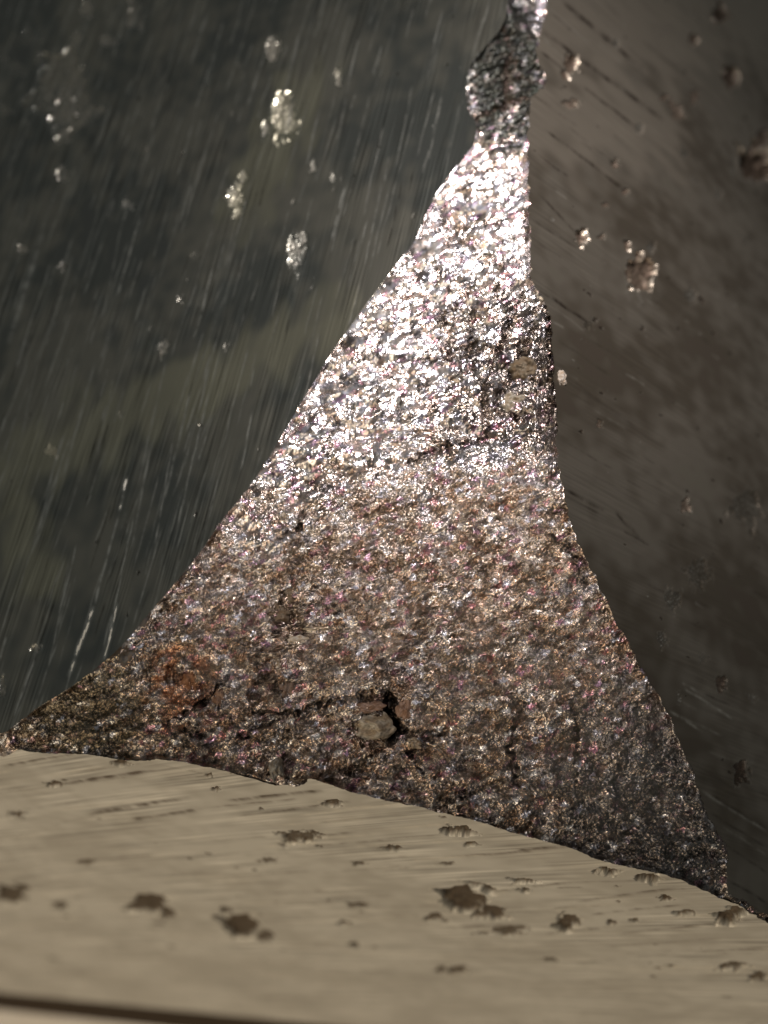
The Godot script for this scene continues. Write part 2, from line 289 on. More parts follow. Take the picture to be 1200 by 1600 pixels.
# Nearest point of the polygon's outline, as [segment, share along it]; buckets keep it quick.
func buckets(poly: PackedVector2Array, cell: float) -> Dictionary:
	var d := {}
	for k in poly.size():
		var p := poly[k]
		var q := poly[(k + 1) % poly.size()]
		var n := maxi(1, int(p.distance_to(q) / cell * 2.0))
		for s in n + 1:
			var r := p.lerp(q, float(s) / n) / cell
			for dx in [-1, 0, 1]:
				for dy in [-1, 0, 1]:
					var key := Vector2i(int(floor(r.x)) + dx, int(floor(r.y)) + dy)
					if not d.has(key):
						d[key] = PackedInt32Array()
					var l: PackedInt32Array = d[key]
					if l.is_empty() or l[l.size() - 1] != k:
						l.append(k)
						d[key] = l
	return d


func nearest(p: Vector2, poly: PackedVector2Array, bins: Dictionary, cell: float) -> Vector2:
	var best := INF
	var found := Vector2(-1, 0)
	var key := Vector2i(int(floor(p.x / cell)), int(floor(p.y / cell)))
	var which: PackedInt32Array = bins.get(key, PackedInt32Array())
	if which.is_empty():
		for k in poly.size():
			which.append(k)
	for k in which:
		var a := poly[k]
		var ab := poly[(k + 1) % poly.size()] - a
		var t := clampf((p - a).dot(ab) / maxf(ab.length_squared(), 1e-9), 0.0, 1.0)
		var d := p.distance_squared_to(a + ab * t)
		if d < best:
			best = d
			found = Vector2(k, t)
	return found


# Turns a height grid over a plane into meshes, cut along the outline; triangles that lie wholly in one pit go to a mesh of that pit's own.
func cut_out(g: Dictionary, outline3: PackedVector3Array, outline: PackedVector2Array, mask: PackedByteArray, pits: PackedInt32Array, n_pits: int) -> Array:
	var xs: PackedFloat32Array = g.xs
	var ys: PackedFloat32Array = g.ys
	var h: PackedFloat32Array = g.h
	var col: PackedColorArray = g.col
	var a: Vector3 = g.a
	var b: Vector3 = g.b
	var o: Vector3 = g.n
	var nx := xs.size()
	var ny := ys.size()
	var bins := buckets(outline, 24.0)
	var tilted := g.has("tx")
	var remap := PackedInt32Array()
	remap.resize(nx * ny)
	remap.fill(-1)
	var p := PackedVector3Array()
	var n := PackedVector3Array()
	var c := PackedColorArray()
	var idx := PackedInt32Array()
	var pit_tris: Array[PackedInt32Array] = []
	for k in n_pits + 1:
		pit_tris.append(PackedInt32Array())
	var corner := [0, 0, 0, 0]
	for j in ny - 1:
		for i in nx - 1:
			var v0 := j * nx + i
			var inside := mask[v0] + mask[v0 + 1] + mask[v0 + nx] + mask[v0 + nx + 1]
			if inside == 0:
				continue
			corner = [v0, v0 + 1, v0 + nx + 1, v0 + nx]
			for k in 4:
				var v: int = corner[k]
				if remap[v] >= 0:
					continue
				var vi := v % nx
				var vj := v / nx
				remap[v] = p.size()
				var i0 := maxi(vi - 1, 0)
				var i1 := mini(vi + 1, nx - 1)
				var j0 := maxi(vj - 1, 0)
				var j1 := mini(vj + 1, ny - 1)
				var sx := (h[vj * nx + i1] - h[vj * nx + i0]) / (xs[i1] - xs[i0])
				var sy := (h[j1 * nx + vi] - h[j0 * nx + vi]) / (ys[j1] - ys[j0])
				if tilted:
					sx += g.tx[v]
					sy += g.ty[v]
				n.append((o - a * sx - b * sy).normalized())
				c.append(col[v])
				if mask[v]:
					p.append((CORNER + a * xs[vi] + b * ys[vj] + o * h[v]) * UNIT)
				else:
					var at := nearest(Vector2(xs[vi], ys[vj]), outline, bins, 24.0)
					var s := int(at.x)
					p.append((CORNER + outline3[s].lerp(outline3[(s + 1) % outline3.size()], at.y)) * UNIT)
			for t in 2:
				var q0: int = corner[0]
				var q1: int = corner[2] if t == 0 else corner[3]
				var q2: int = corner[1] if t == 0 else corner[2]
				if mask[q0] + mask[q1] + mask[q2] == 0:
					continue
				var k := 0
				if n_pits > 0 and pits[q0] > 0 and pits[q0] == pits[q1] and pits[q1] == pits[q2]:
					k = pits[q0]
				if k == 0:
					idx.append(remap[q0])
					idx.append(remap[q1])
					idx.append(remap[q2])
				else:
					pit_tris[k].append_array(PackedInt32Array([remap[q0], remap[q1], remap[q2]]))
	return [p, n, c, idx, pit_tris]


# ---------------------------------------------------------------- the three ground faces
func ground_face(called: String, s: Dictionary, parent: Node) -> MeshInstance3D:
	var a: Vector3 = s.a
	var b: Vector3 = s.b
	var gx: Dictionary = s.gx
	var gy: Dictionary = s.gy
	var xs: PackedFloat32Array = gx.x
	var ys: PackedFloat32Array = gy.x
	var nx := xs.size()
	var ny := ys.size()
	var outline3: PackedVector3Array = s.outline
	var outline := PackedVector2Array()
	for q in outline3:
		outline.append(Vector2(q.dot(a), q.dot(b)))
	var mask := inside_mask(outline, xs, ys)
	var h := PackedFloat32Array()
	h.resize(nx * ny)
	var col := PackedColorArray()
	col.resize(nx * ny)
	var pits := PackedInt32Array()
	pits.resize(nx * ny)
	var n1 := noise(s.seed)
	var n2 := noise(s.seed + 1)
	var n3 := noise(s.seed + 2)
	var base: Color = s.color
	var stain: Color = s.stain
	var fine: float = s.fine
	var long_: float = s.hair_long
	var wide_: float = s.hair
	var wave: float = s.wave
	var streak: float = s.streak
	var band: Array = s.get("band", [])
	var band_color: Color = s.get("band_color", Color.BLACK)
	for j in ny:
		var y := ys[j]
		for i in nx:
			var v := j * nx + i
			if i > 0 and i < nx - 1 and not (mask[v] or mask[v - 1] or mask[v + 1] or (j > 0 and mask[v - nx]) or (j < ny - 1 and mask[v + nx])):
				continue
			var x := xs[i]
			var coarse := n2.get_noise_2d(x / 420.0, y / 300.0)
			var mid := n2.get_noise_2d(x / 120.0 + 50.0, y / 60.0)
			var hair := n1.get_noise_2d(x / long_, y / wide_)
			var thin := n3.get_noise_2d(x / (long_ * 0.45), y / (wide_ * 0.45))
			var patchy := clampf(0.5 + 1.1 * n3.get_noise_2d(x / 300.0, y / 110.0 + 20.0), 0.0, 1.0)
			h[v] = wave * coarse + wave * 0.12 * mid + fine * (hair + 0.45 * thin) * (0.35 + 0.65 * patchy)
			var k := clampf(0.5 + 0.8 * coarse + 0.4 * mid + 0.35 * n3.get_noise_2d(x / 55.0, y / 45.0 + 70.0), 0.0, 1.0)
			var t: float = 1.0 + streak * (hair + 0.6 * thin) * patchy
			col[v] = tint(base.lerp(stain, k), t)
			for q in range(0, band.size(), 5):
				var from := Vector2(band[q], band[q + 1])
				var to := Vector2(band[q + 2], band[q + 3])
				var away := Geometry2D.get_closest_point_to_segment(Vector2(x, y), from, to).distance_to(Vector2(x, y)) / float(band[q + 4])
				var w := smoothstep(1.25, 0.2, away + 0.6 * mid)
				if w > 0.0:
					col[v] = col[v].lerp(tint(band_color, t), 0.85 * w)
	# single scratches
	var first_x: int = gx.first
	var first_y: int = gy.first
	var list: Array = s.scratches.duplicate()
	for k in int(s.more_scratches):
		var x0 := rng.randf_range(gx.lo, gx.lo + gx.step * gx.n)
		var y0 := rng.randf_range(gy.lo, gy.lo + gy.step * gy.n)
		var long: float = rng.randf_range(30.0, 220.0) * s.scratch_long
		var bright := rng.randf_range(0.15, 0.5)
		list.append_array([x0, y0, x0 + long, y0 + long * rng.randf_range(-0.05, 0.05), rng.randf_range(1.0, 2.0) * s.scratch_wide, bright if rng.randf() < s.bright_share else -bright])
	var parts := []   # [name, material, label] of each pit or scratch that is a part of its own
	var fresh_and_lit: Color = s.fresh_and_lit
	var dirt_and_shade: Color = s.dirt_and_shade
	var painted_glint := Color(0.58, 0.55, 0.50)  # pale colour that paints lamp glints into the bright pits
	for k in range(0, list.size(), 6):
		var x0: float = list[k]
		var y0: float = list[k + 1]
		var x1: float = list[k + 2]
		var y1: float = list[k + 3]
		var wide: float = maxf(list[k + 4] * s.thin, gy.step * 0.95)
		var power: float = list[k + 5]
		var own_scratch := 0
		if s.has("scratch_parts") and k < s.scratches.size() and power >= 1.15:
			parts.append(["bright_scratch", s.scratch_parts])
			own_scratch = parts.size()
			wide = maxf(wide, gy.step * 1.25)
		if x1 < x0:
			var q := x0
			x0 = x1
			x1 = q
			q = y0
			y0 = y1
			y1 = q
		var i0 := clampi(int(ceil((x0 - gx.lo) / gx.step)), 0, gx.n - 1)
		var i1 := clampi(int(floor((x1 - gx.lo) / gx.step)), 0, gx.n - 1)
		for i in range(i0, i1 + 1):
			var x: float = gx.lo + gx.step * i
			var t := (x - x0) / maxf(x1 - x0, 0.001)
			var wobble := n1.get_noise_2d(x / 60.0, k * 7.0)
			var y := lerpf(y0, y1, t) + wobble * 1.5
			var ragged := 0.72 + 0.6 * n1.get_noise_2d(x / 40.0, k * 3.0) + 0.3 * n3.get_noise_2d(x / 12.0, k * 3.0)
			var fade := clampf(minf(t, 1.0 - t) * 9.0, 0.0, 1.0) * clampf(ragged, 0.0, 1.3)
			var ja := clampi(int(floor((y - 2.2 * wide - gy.lo) / gy.step)), 0, gy.n - 1)
			var jb := clampi(int(ceil((y + 2.2 * wide - gy.lo) / gy.step)), 0, gy.n - 1)
			for j in range(ja, jb + 1):
				var d: float = (gy.lo + gy.step * j - y) / wide
				var w := exp(-d * d) * fade
				var v: int = (first_y + j) * nx + first_x + i
				if own_scratch and w > 0.35:
					pits[v] = own_scratch
				h[v] -= w * wide * s.groove * minf(1.0, absf(power) + 0.3)
				h[v] += exp(-(absf(d) - 1.5) * (absf(d) - 1.5) * 3.0) * fade * wide * s.groove * 0.25 * absf(power)
				col[v] = col[v].lerp(fresh_and_lit if power > 0.0 else dirt_and_shade, minf(0.95, w * absf(power) * s.scratch_show))
	# pits
	var plist: Array = s.pits.duplicate()
	var listed := plist.size() / 6
	for k in int(s.more_pits):
		var r: float = rng.randf_range(1.2, 3.6) * s.pit_size * (2.0 if rng.randf() < 0.08 else 1.0)
		plist.append_array([rng.randf_range(gx.lo, gx.lo + gx.step * gx.n), rng.randf_range(gy.lo, gy.lo + gy.step * gy.n), r * rng.randf_range(0.9, 2.0), r, 0.0, (-1.0 if rng.randf() < s.bright_pits else 1.0) * rng.randf_range(0.4, 0.9)])
	for k in range(0, plist.size(), 6):
		var cx: float = plist[k]
		var cy: float = plist[k + 1]
		var rx: float = plist[k + 2]
		var ry: float = plist[k + 3]
		var rho: float = plist[k + 4]
		var power: float = plist[k + 5]
		var own := 0
		if k / 6 < listed and minf(rx, ry) > 2.6 * gy.step and maxf(rx, ry) > 2.6 * gx.step:
			parts.append(["bright_pit", s.pit_material_bright] if power < 0.0 else ["dark_pit", s.pit_material])
			own = parts.size()
		var i0 := clampi(int((cx - 2.0 * rx - gx.lo) / gx.step), 0, gx.n - 1)
		var i1 := clampi(int((cx + 2.0 * rx - gx.lo) / gx.step) + 1, 0, gx.n - 1)
		var j0 := clampi(int((cy - 2.0 * ry - gy.lo) / gy.step), 0, gy.n - 1)
		var j1 := clampi(int((cy + 2.0 * ry - gy.lo) / gy.step) + 1, 0, gy.n - 1)
		var small := minf(rx, ry)
		var grain := clampf(small * (0.45 if power > 0.0 else 0.3), 2.6, 9.0 if power > 0.0 else 6.0)
		for j in range(j0, j1 + 1):
			var dy: float = (gy.lo + gy.step * j - cy) / ry
			for i in range(i0, i1 + 1):
				var dx: float = (gx.lo + gx.step * i - cx) / rx
				var q := sqrt(maxf(0.0, (dx * dx - 2.0 * rho * dx * dy + dy * dy) / (1.0 - rho * rho)))
				var ang := atan2(dy, dx)
				q *= 1.0 + 0.40 * n2.get_noise_3d(cos(ang) * 0.9, sin(ang) * 0.9, k * 1.7)
				q += 0.38 * n3.get_noise_3d(dx * rx / (small * 1.1), dy * ry / (small * 1.1), k * 2.3) + 0.25 * n3.get_noise_3d(dx * rx / (small * 0.45), dy * ry / (small * 0.45), k * 4.1)
				q = maxf(q, 0.0)
				var v: int = (first_y + j) * nx + first_x + i
				var x: float = dx * rx
				var y: float = dy * ry
				var rough := n1.get_noise_3d(x / grain, y / grain, k * 5.0) + 0.5 * n3.get_noise_3d(x / grain * 2.1, y / grain * 2.1, k * 9.0)
				if q < 1.0:
					var bowl := pow(1.0 - q * q, s.bowl)
					if own:
						pits[v] = own
					if power > 0.0:
						h[v] = h[v] * q - bowl * minf(small, s.deep_most) * s.pit_deep * power + rough * bowl * grain * 0.22
						col[v] = col[v].lerp(tint(dirt_and_shade, 1.0 + 0.5 * rough), minf(0.95, (0.62 + 0.35 * power) * (1.1 + 0.35 * rough)) * smoothstep(1.02, s.shade_edge, q))  # dark floor colour paints the shade inside the pit
					else:
						h[v] = h[v] * q - bowl * small * 0.22 * minf(1.0, -power) + rough * bowl * grain * 0.2
						var show := clampf((0.1 + 1.1 * rough) * -power, 0.0, 1.0) * smoothstep(1.0, 0.6, q)
						col[v] = col[v].lerp(tint(painted_glint.lerp(Color(0.40, 0.31, 0.24), smoothstep(0.6, 0.3, -power)), 0.45 + 0.9 * maxf(0.0, rough)), minf(0.9, show * 1.1))
				elif q < 1.35:
					col[v] = col[v].lerp(fresh_and_lit, 0.35 * smoothstep(1.3, 1.02, q) * minf(1.0, absf(power)) * clampf(0.6 + rough, 0.0, 1.0))  # pale ring paints a lit rim round the pit
					h[v] += (1.35 - q) * small * 0.02 * absf(power)
	var g := {"xs": xs, "ys": ys, "h": h, "col": col, "a": a, "b": b, "n": s.n}
	var made := cut_out(g, outline3, outline, mask, pits, parts.size())
	var o := commit(called, parent, made[0], made[1], made[2], made[3], s.material)
	for k in parts.size():
		var tris: PackedInt32Array = made[4][k + 1]
		if not tris.is_empty():
			pit_count += 1
			part_of(made, tris, parts[k][0], o, parts[k][1])
	return o


func part_of(made: Array, tris: PackedInt32Array, called: String, parent: Node, m: Material) -> MeshInstance3D:
	var from_p: PackedVector3Array = made[0]
	var from_n: PackedVector3Array = made[1]
	var from_c: PackedColorArray = made[2]
	var where := PackedInt32Array()
	where.resize(from_p.size())
	where.fill(-1)
	var p := PackedVector3Array()
	var n := PackedVector3Array()
	var c := PackedColorArray()
	var idx := PackedInt32Array()
	for v in tris:
		if where[v] < 0:
			where[v] = p.size()
			p.append(from_p[v])
			n.append(from_n[v])
			c.append(from_c[v])
		idx.append(where[v])
	return commit(called, parent, p, n, c, idx, m)


# ---------------------------------------------------------------- the worn corner
func worn_corner(parent: Node) -> MeshInstance3D:
	var o := WORN_OUT
	var a := WORN_U
	var b := WORN_V
	var outline3 := PackedVector3Array()
	for nm in ["top", "front", "side"]:
		var r: PackedVector3Array = rims[nm]
		for k in r.size() - 1:
			outline3.append(r[k])
	var outline := PackedVector2Array()
	for q in outline3:
		outline.append(Vector2(q.dot(a), q.dot(b)))
	var step := 1.45
	var gx := lines(-1090.0, 850.0, step, -1500.0, 1500.0)
	var gy := lines(-500.0, 1590.0, step, -1500.0, 2100.0)
	var xs: PackedFloat32Array = gx.x
	var ys: PackedFloat32Array = gy.x
	var nx := xs.size()
	var ny := ys.size()
	var mask := inside_mask(outline, xs, ys)
	# broad shape: a skin stretched between the three rims (Laplace), swollen a little towards the lost corner (Poisson), on a coarse grid
	var cell := 8.0
	var x_lo := -1300.0
	var y_lo := -900.0
	var cx := 330
	var cy := 420
	var cxs := PackedFloat32Array()
	var cys := PackedFloat32Array()
	for i in cx:
		cxs.append(x_lo + i * cell)
	for j in cy:
		cys.append(y_lo + j * cell)
	var cmask := inside_mask(outline, cxs, cys)
	var base := PackedFloat32Array()
	base.resize(cx * cy)
	var todo := PackedInt32Array()
	for j in cy:
		for i in cx:
			var v := j * cx + i
			base[v] = roof(cxs[i], cys[j])
			if cmask[v] and i > 0 and j > 0 and i < cx - 1 and j < cy - 1:
				todo.append(v)
	for pass_ in 420:
		for v in todo:
			base[v] += 1.9 * (0.25 * (base[v - 1] + base[v + 1] + base[v - cx] + base[v + cx] + SWELL * 0.64) - base[v])
	for v in todo:
		base[v] = minf(base[v], roof(cxs[v % cx], cys[v / cx]) - 0.3)
	var h := PackedFloat32Array()
	h.resize(nx * ny)
	var col := PackedColorArray()
	col.resize(nx * ny)
	var n1 := noise(101)
	var n2 := noise(102)
	var n3 := noise(103)
	var n4 := noise(104, FastNoiseLite.TYPE_CELLULAR)
	n4.cellular_return_type = FastNoiseLite.RETURN_DISTANCE2_SUB
	n4.cellular_jitter = 1.0
	var tx_ := PackedFloat32Array()
	tx_.resize(nx * ny)
	var ty_ := PackedFloat32Array()
	ty_.resize(nx * ny)
	var zone := PackedInt32Array()
	zone.resize(nx * ny)
	var near := PackedFloat32Array()   # distance to the rim, in grid steps
	near.resize(nx * ny)
	for v in nx * ny:
		near[v] = 30.0 if mask[v] else 0.0
	for j in range(1, ny - 1):
		for v in range(j * nx + 1, j * nx + nx - 1):
			if mask[v]:
				near[v] = minf(near[v], minf(minf(near[v - 1], near[v - nx]) + 1.0, minf(near[v - nx - 1], near[v - nx + 1]) + 1.414))
	for j in range(ny - 2, 0, -1):
		for v in range(j * nx + nx - 2, j * nx, -1):
			if mask[v]:
				near[v] = minf(near[v], minf(minf(near[v + 1], near[v + nx]) + 1.0, minf(near[v + nx - 1], near[v + nx + 1]) + 1.414))
	var n5 := noise(105, FastNoiseLite.TYPE_CELLULAR)
	n5.cellular_return_type = FastNoiseLite.RETURN_CELL_VALUE
	n5.cellular_jitter = 1.0
	var spot_mid := Vector2(DARK_SPOT[0], DARK_SPOT[1])
	var ca := cos(0.38)
	var sa := sin(0.38)
	var steel := Color(0.56, 0.535, 0.515)
	var brown := Color(0.185, 0.145, 0.110)
	var violet := Color(0.38, 0.33, 0.37)
	var rust := Color(0.40, 0.19, 0.10)
	for j in ny:
		var y := ys[j]
		for i in nx:
			var v := j * nx + i
			if i == 0 or j == 0 or i == nx - 1 or j == ny - 1:
				continue
			if not (mask[v] or mask[v - 1] or mask[v + 1] or mask[v - nx] or mask[v + nx]):
				continue
			var x := xs[i]
			var fx := (x - x_lo) / cell
			var fy := (y - y_lo) / cell
			var ix := int(fx)
			var iy := int(fy)
			var tx := fx - ix
			var ty := fy - iy
			var q := iy * cx + ix
			var hb := lerpf(lerpf(base[q], base[q + 1], tx), lerpf(base[q + cx], base[q + cx + 1], tx), ty)
			var rim_away := near[v] * step
			var free := smoothstep(0.0, 7.0, rim_away)
			var edge := y - x * 0.234 + 90.0 * n2.get_noise_2d(x / 160.0, y / 160.0 + 7.0) + 26.0 * n3.get_noise_2d(x / 30.0, y / 30.0)
			var upper := smoothstep(430.0, 690.0, edge)
			var along := x * ca + y * sa
			var across := -x * sa + y * ca
			var wx := 3.0 * n1.get_noise_2d(x / 9.0, y / 9.0)
			var wy := 3.0 * n1.get_noise_2d(x / 9.0 + 33.0, y / 9.0)
			var big := n2.get_noise_2d(x / 170.0, y / 170.0)
			var mid := n3.get_noise_2d(along / 46.0, across / 26.0)
			var clump := n2.get_noise_2d(along / 44.0 + 11.0, across / 19.0)
			var grain := n1.get_noise_2d(along / 19.0, across / 10.0)
			var fine := n3.get_noise_2d(along / 5.2 + 40.0, across / 3.2)
			var crystal := n4.get_noise_2d((along + wx) / 12.0, (across + wy) / 8.0)
			var stria := n2.get_noise_2d(x / 3.0, y / 45.0) * clampf(0.6 + n1.get_noise_2d(x / 60.0, y / 60.0), 0.0, 1.0)
			zone[v] = 1 if upper + 0.30 * clump + 0.2 * grain < 0.5 else 0
			var chip := smoothstep(1.15, 0.8, Vector2((x - spot_mid.x) / 85.0, (y - spot_mid.y) / (360.0 if y > spot_mid.y else 200.0)).length() + 0.25 * n3.get_noise_2d(x / 22.0, y / 22.0))
			if chip > 0.5:
				zone[v] = 2
			var wrinkle := 1.0 - absf(n1.get_noise_2d((along + 4.0 * wx) / 44.0 + 20.0, (across + 4.0 * wy) / 15.0)) * 2.2
			var tear := maxf(0.0, 1.0 - 5.0 * absf(n2.get_noise_2d((along + 5.0 * wx) / 120.0 + 3.0, (across + 5.0 * wy) / 34.0)))
			var dent := n3.get_noise_2d(x / 75.0 + 60.0, y / 60.0)
			var r := 8.0 * big + 6.0 * dent + 4.2 * mid - lerpf(3.4, 1.5, upper) * tear + lerpf(3.2, 0.7, upper) * wrinkle + lerpf(2.6, 1.6, upper) * clump + lerpf(1.7, 0.9, upper) * grain + lerpf(0.22, 0.2, upper) * fine + lerpf(0.6, 0.9, upper) * crystal + (0.05 + 1.0 * upper) * stria
			h[v] = hb - 4.5 * smoothstep(0.0, 9.0, rim_away) + free * r
			# every crystal has a facing of its own
			var id := 0.0
			if zone[v] == 1:
				id = n5.get_noise_2d((along + 2.0 * wx) / 17.0, (across + 2.0 * wy) / 9.0)
			else:
				id = n5.get_noise_2d((x + 2.0 * wx) / 10.0, (y + 2.0 * wy) / 17.0)
			var id2 := n5.get_noise_2d((along + 1.5 * wy) / 12.0 + 300.0, (across + 1.5 * wx) / 7.0)
			var lean := free * lerpf(0.07, 0.11, upper)
			tx_[v] = lean * (sin(id * 91.0) + lerpf(0.6, 0.4, upper) * sin(id2 * 77.0))
			ty_[v] = lean * (cos(id * 137.0) + lerpf(0.6, 0.4, upper) * cos(id2 * 113.0))
			var sparkle := sin((id2 if zone[v] == 1 else id) * 213.0) * 0.5 + 0.5  # chosen grains get bright steel colour, a painted sparkle
			var warm := clampf(0.62 - 0.6 * upper + 0.8 * n2.get_noise_2d(x / 90.0 + 9.0, y / 70.0) + 0.5 * n1.get_noise_2d(x / 26.0, y / 20.0), 0.0, 1.0)
			var crust_shade := lerpf(0.72 + 0.28 * warm, warm, upper) * (1.0 - smoothstep(lerpf(0.95, 0.80, upper), 0.985, sparkle))  # brown tone also paints the lower half as lying outside the lamp's highlight
			var c := steel.lerp(brown, crust_shade)
			# relief shading painted in: ridge tops lighter, hollows darker
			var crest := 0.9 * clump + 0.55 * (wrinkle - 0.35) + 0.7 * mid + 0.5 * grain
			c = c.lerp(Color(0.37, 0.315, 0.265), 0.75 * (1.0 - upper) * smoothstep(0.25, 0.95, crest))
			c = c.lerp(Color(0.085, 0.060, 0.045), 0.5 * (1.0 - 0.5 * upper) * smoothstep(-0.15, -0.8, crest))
			c = c.lerp(violet, clampf(0.5 * n3.get_noise_2d(x / 60.0, y / 60.0 + 30.0), 0.0, 0.3) * upper * (1.0 - 0.85 * crust_shade))
			var scum := smoothstep(0.25, 0.6, n2.get_noise_2d(x / 34.0 + 5.0, y / 52.0) + 0.5 * n1.get_noise_2d(x / 11.0, y / 16.0))
			c = c.lerp(Color(0.11, 0.098, 0.09), minf(1.0, 0.8 * scum + 0.9 * smoothstep(-190.0, 60.0, x - 0.05 * (y - 700.0) + 40.0 * mid) * smoothstep(960.0, 800.0, y)) * upper)  # darkening towards the right also paints the highlight fading
			# single grains tinted to paint in the colour fringes of bright glints
			var hue := clampf(1.5 * sin(id2 * 311.0) * sin(id2 * 57.0), -1.0, 1.0)
			var fringe := 0.7 * smoothstep(0.985, 1.0, absf(sin(id2 * 171.0)))
			c = Color(c.r * (1.0 + 0.10 * hue + 0.2 * fringe), c.g * (1.0 - 0.05 * absf(hue) - 0.25 * fringe), c.b * (1.0 - 0.12 * hue + 0.1 * fringe))
			# dull blue grey skin near the right tip, dull olive skin near the left one
			c = c.lerp(Color(0.14, 0.132, 0.128), 0.7 * smoothstep(330.0, 90.0, Vector2(x - DULL_RIGHT.x, y - DULL_RIGHT.y).length() + 60.0 * mid) * (1.0 - smoothstep(0.97, 0.99, sparkle)))
			c = c.lerp(Color(0.15, 0.125, 0.085), 0.75 * smoothstep(150.0, 60.0, Vector2(x - DULL_LEFT.x, y - DULL_LEFT.y).length() + 40.0 * mid) * (1.0 - smoothstep(0.97, 0.99, sparkle)))
			var ru := Vector2((x + RUST.x) / 66.0, (y - RUST.y) / 76.0).length()
			c = c.lerp(rust, 0.55 * smoothstep(1.1, 0.1, ru + 0.6 * mid + 0.3 * clump))
			c = c.lerp(Color(0.016, 0.018, 0.015), 0.97 * chip * (1.0 - 0.5 * smoothstep(0.96, 0.985, sparkle)))  # near-black colour paints the shade of this turned-away chip
			h[v] += free * chip * (2.6 * n4.get_noise_2d((x + wx) / 16.0, (y + wy) / 16.0) + 1.8 * grain)
			tx_[v] += chip * (0.35 * sin(id2 * 41.0) - 0.2)
			ty_[v] += chip * (0.35 * cos(id2 * 63.0) + 0.25)
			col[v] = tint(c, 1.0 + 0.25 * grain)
	# the dark chip at the top, hollows, cracks
	var list: Array = WORN_HOLLOWS
	for k in range(0, list.size(), 6):
		stamp(gx, gy, nx, list[k], list[k + 1], list[k + 2], list[k + 3], list[k + 4], list[k + 5], h, col, n1, n3, k)
	for k in WORN_CRACKS.size():
		var pts: Array = WORN_CRACKS[k]
		for t in range(0, pts.size() - 2, 2):
			crack(gx, gy, nx, Vector2(pts[t], pts[t + 1]), Vector2(pts[t + 2], pts[t + 3]), 5.6 if k != 11 else 8.0, 8.0 if k != 11 else 26.0, h, col, n1)
	for j in range(1, ny - 1):
		for i in range(1, nx - 1):
			var v := j * nx + i
			if mask[v]:
				h[v] = minf(h[v], roof(xs[i], ys[j]) - 0.05)
			else:
				h[v] = minf(h[v], roof(xs[i], ys[j])) if h[v] != 0.0 else roof(xs[i], ys[j])
	var g := {"xs": xs, "ys": ys, "h": h, "col": col, "a": a, "b": b, "n": o, "tx": tx_, "ty": ty_}
	var made := cut_out(g, outline3, outline, mask, zone, 2)
	var m := metal(0.24, 0.92)
	var mesh := commit("worn_corner", parent, made[0], made[1], made[2], made[3], m)
	part_of(made, made[4][1], "brown_shade_crust", mesh, metal(0.27, 0.9)).set_meta("label", "dull brown lower half of the broken corner with scattered glints")
	mesh.set_meta("label", "rough sparkling broken corner with rusty hollows")
	part_of(made, made[4][2], "shade_painted_chip", mesh, metal(0.38, 0.7, 0.3)).set_meta("label", "chip at the upper tip of the broken corner, its shade painted dark grey green")
	print("highlight normal ", probe(gx, gy, nx, h, -140.0, 841.0, 40), " lower ", probe(gx, gy, nx, h, -188.0, 338.0, 40), " top ", probe(gx, gy, nx, h, -40.0, 1050.0, 20), " right low ", probe(gx, gy, nx, h, 47.0, -67.0, 30))
	stones(mesh, gx, gy, nx, h)
	return mesh


const TABLE_END := 0.03
const NECK_FROM := 0
const NECK_TO := 100
const SWELL := 0.06


func roof(x: float, y: float) -> float:
	# height over the worn plane of the sharp corner that the three ground faces would make
	var p := WORN_U * x + WORN_V * y
	var r := INF
	for n: Vector3 in [TOP_OUT, SIDE_OUT, FRONT_OUT]:
		r = minf(r, -p.dot(n) / WORN_OUT.dot(n))
	return r


func probe(gx: Dictionary, gy: Dictionary, nx: int, h: PackedFloat32Array, x: float, y: float, r: int) -> Vector3:
	var i: int = gx.first + int((x - gx.lo) / gx.step)
	var j: int = gy.first + int((y - gy.lo) / gy.step)
	var sx := 0.0
	var sy := 0.0
	for k in range(-r, r + 1):
		sx += (h[(j + k) * nx + i + r] - h[(j + k) * nx + i - r]) / (2.0 * r * gx.step) / (2 * r + 1)
		sy += (h[(j + r) * nx + i + k] - h[(j - r) * nx + i + k]) / (2.0 * r * gy.step) / (2 * r + 1)
	return (WORN_OUT - WORN_U * sx - WORN_V * sy).normalized()


func stamp(gx: Dictionary, gy: Dictionary, nx: int, x0: float, y0: float, rx: float, ry: float, rho: float, deep: float, h: PackedFloat32Array, col: PackedColorArray, n1: FastNoiseLite, n2: FastNoiseLite, k: int) -> void:
	for j in range(int((y0 - 1.4 * ry - gy.lo) / gy.step), int((y0 + 1.4 * ry - gy.lo) / gy.step)):
		for i in range(int((x0 - 1.4 * rx - gx.lo) / gx.step), int((x0 + 1.4 * rx - gx.lo) / gx.step)):
			if i < 0 or j < 0 or i >= gx.n or j >= gy.n:
				continue
			var dx: float = (gx.lo + i * gx.step - x0) / rx
			var dy: float = (gy.lo + j * gy.step - y0) / ry
			var q := sqrt(maxf(0.0, (dx * dx - 2.0 * rho * dx * dy + dy * dy) / (1.0 - rho * rho)))
			q += 0.35 * n1.get_noise_3d(dx * 1.6, dy * 1.6, k) + 0.18 * n2.get_noise_3d(dx * 5.0, dy * 5.0, k)
			if q < 1.0:
				var v: int = (gy.first + j) * nx + gx.first + i
				h[v] -= 1.9 * deep * pow(1.0 - q * q, 0.6)
				var darken := smoothstep(1.0, 0.5, q) * minf(0.9, deep * 0.075)  # hollows darken towards the middle, deeper ones more
				col[v] = col[v].lerp(Color(0.05, 0.034, 0.024), darken)


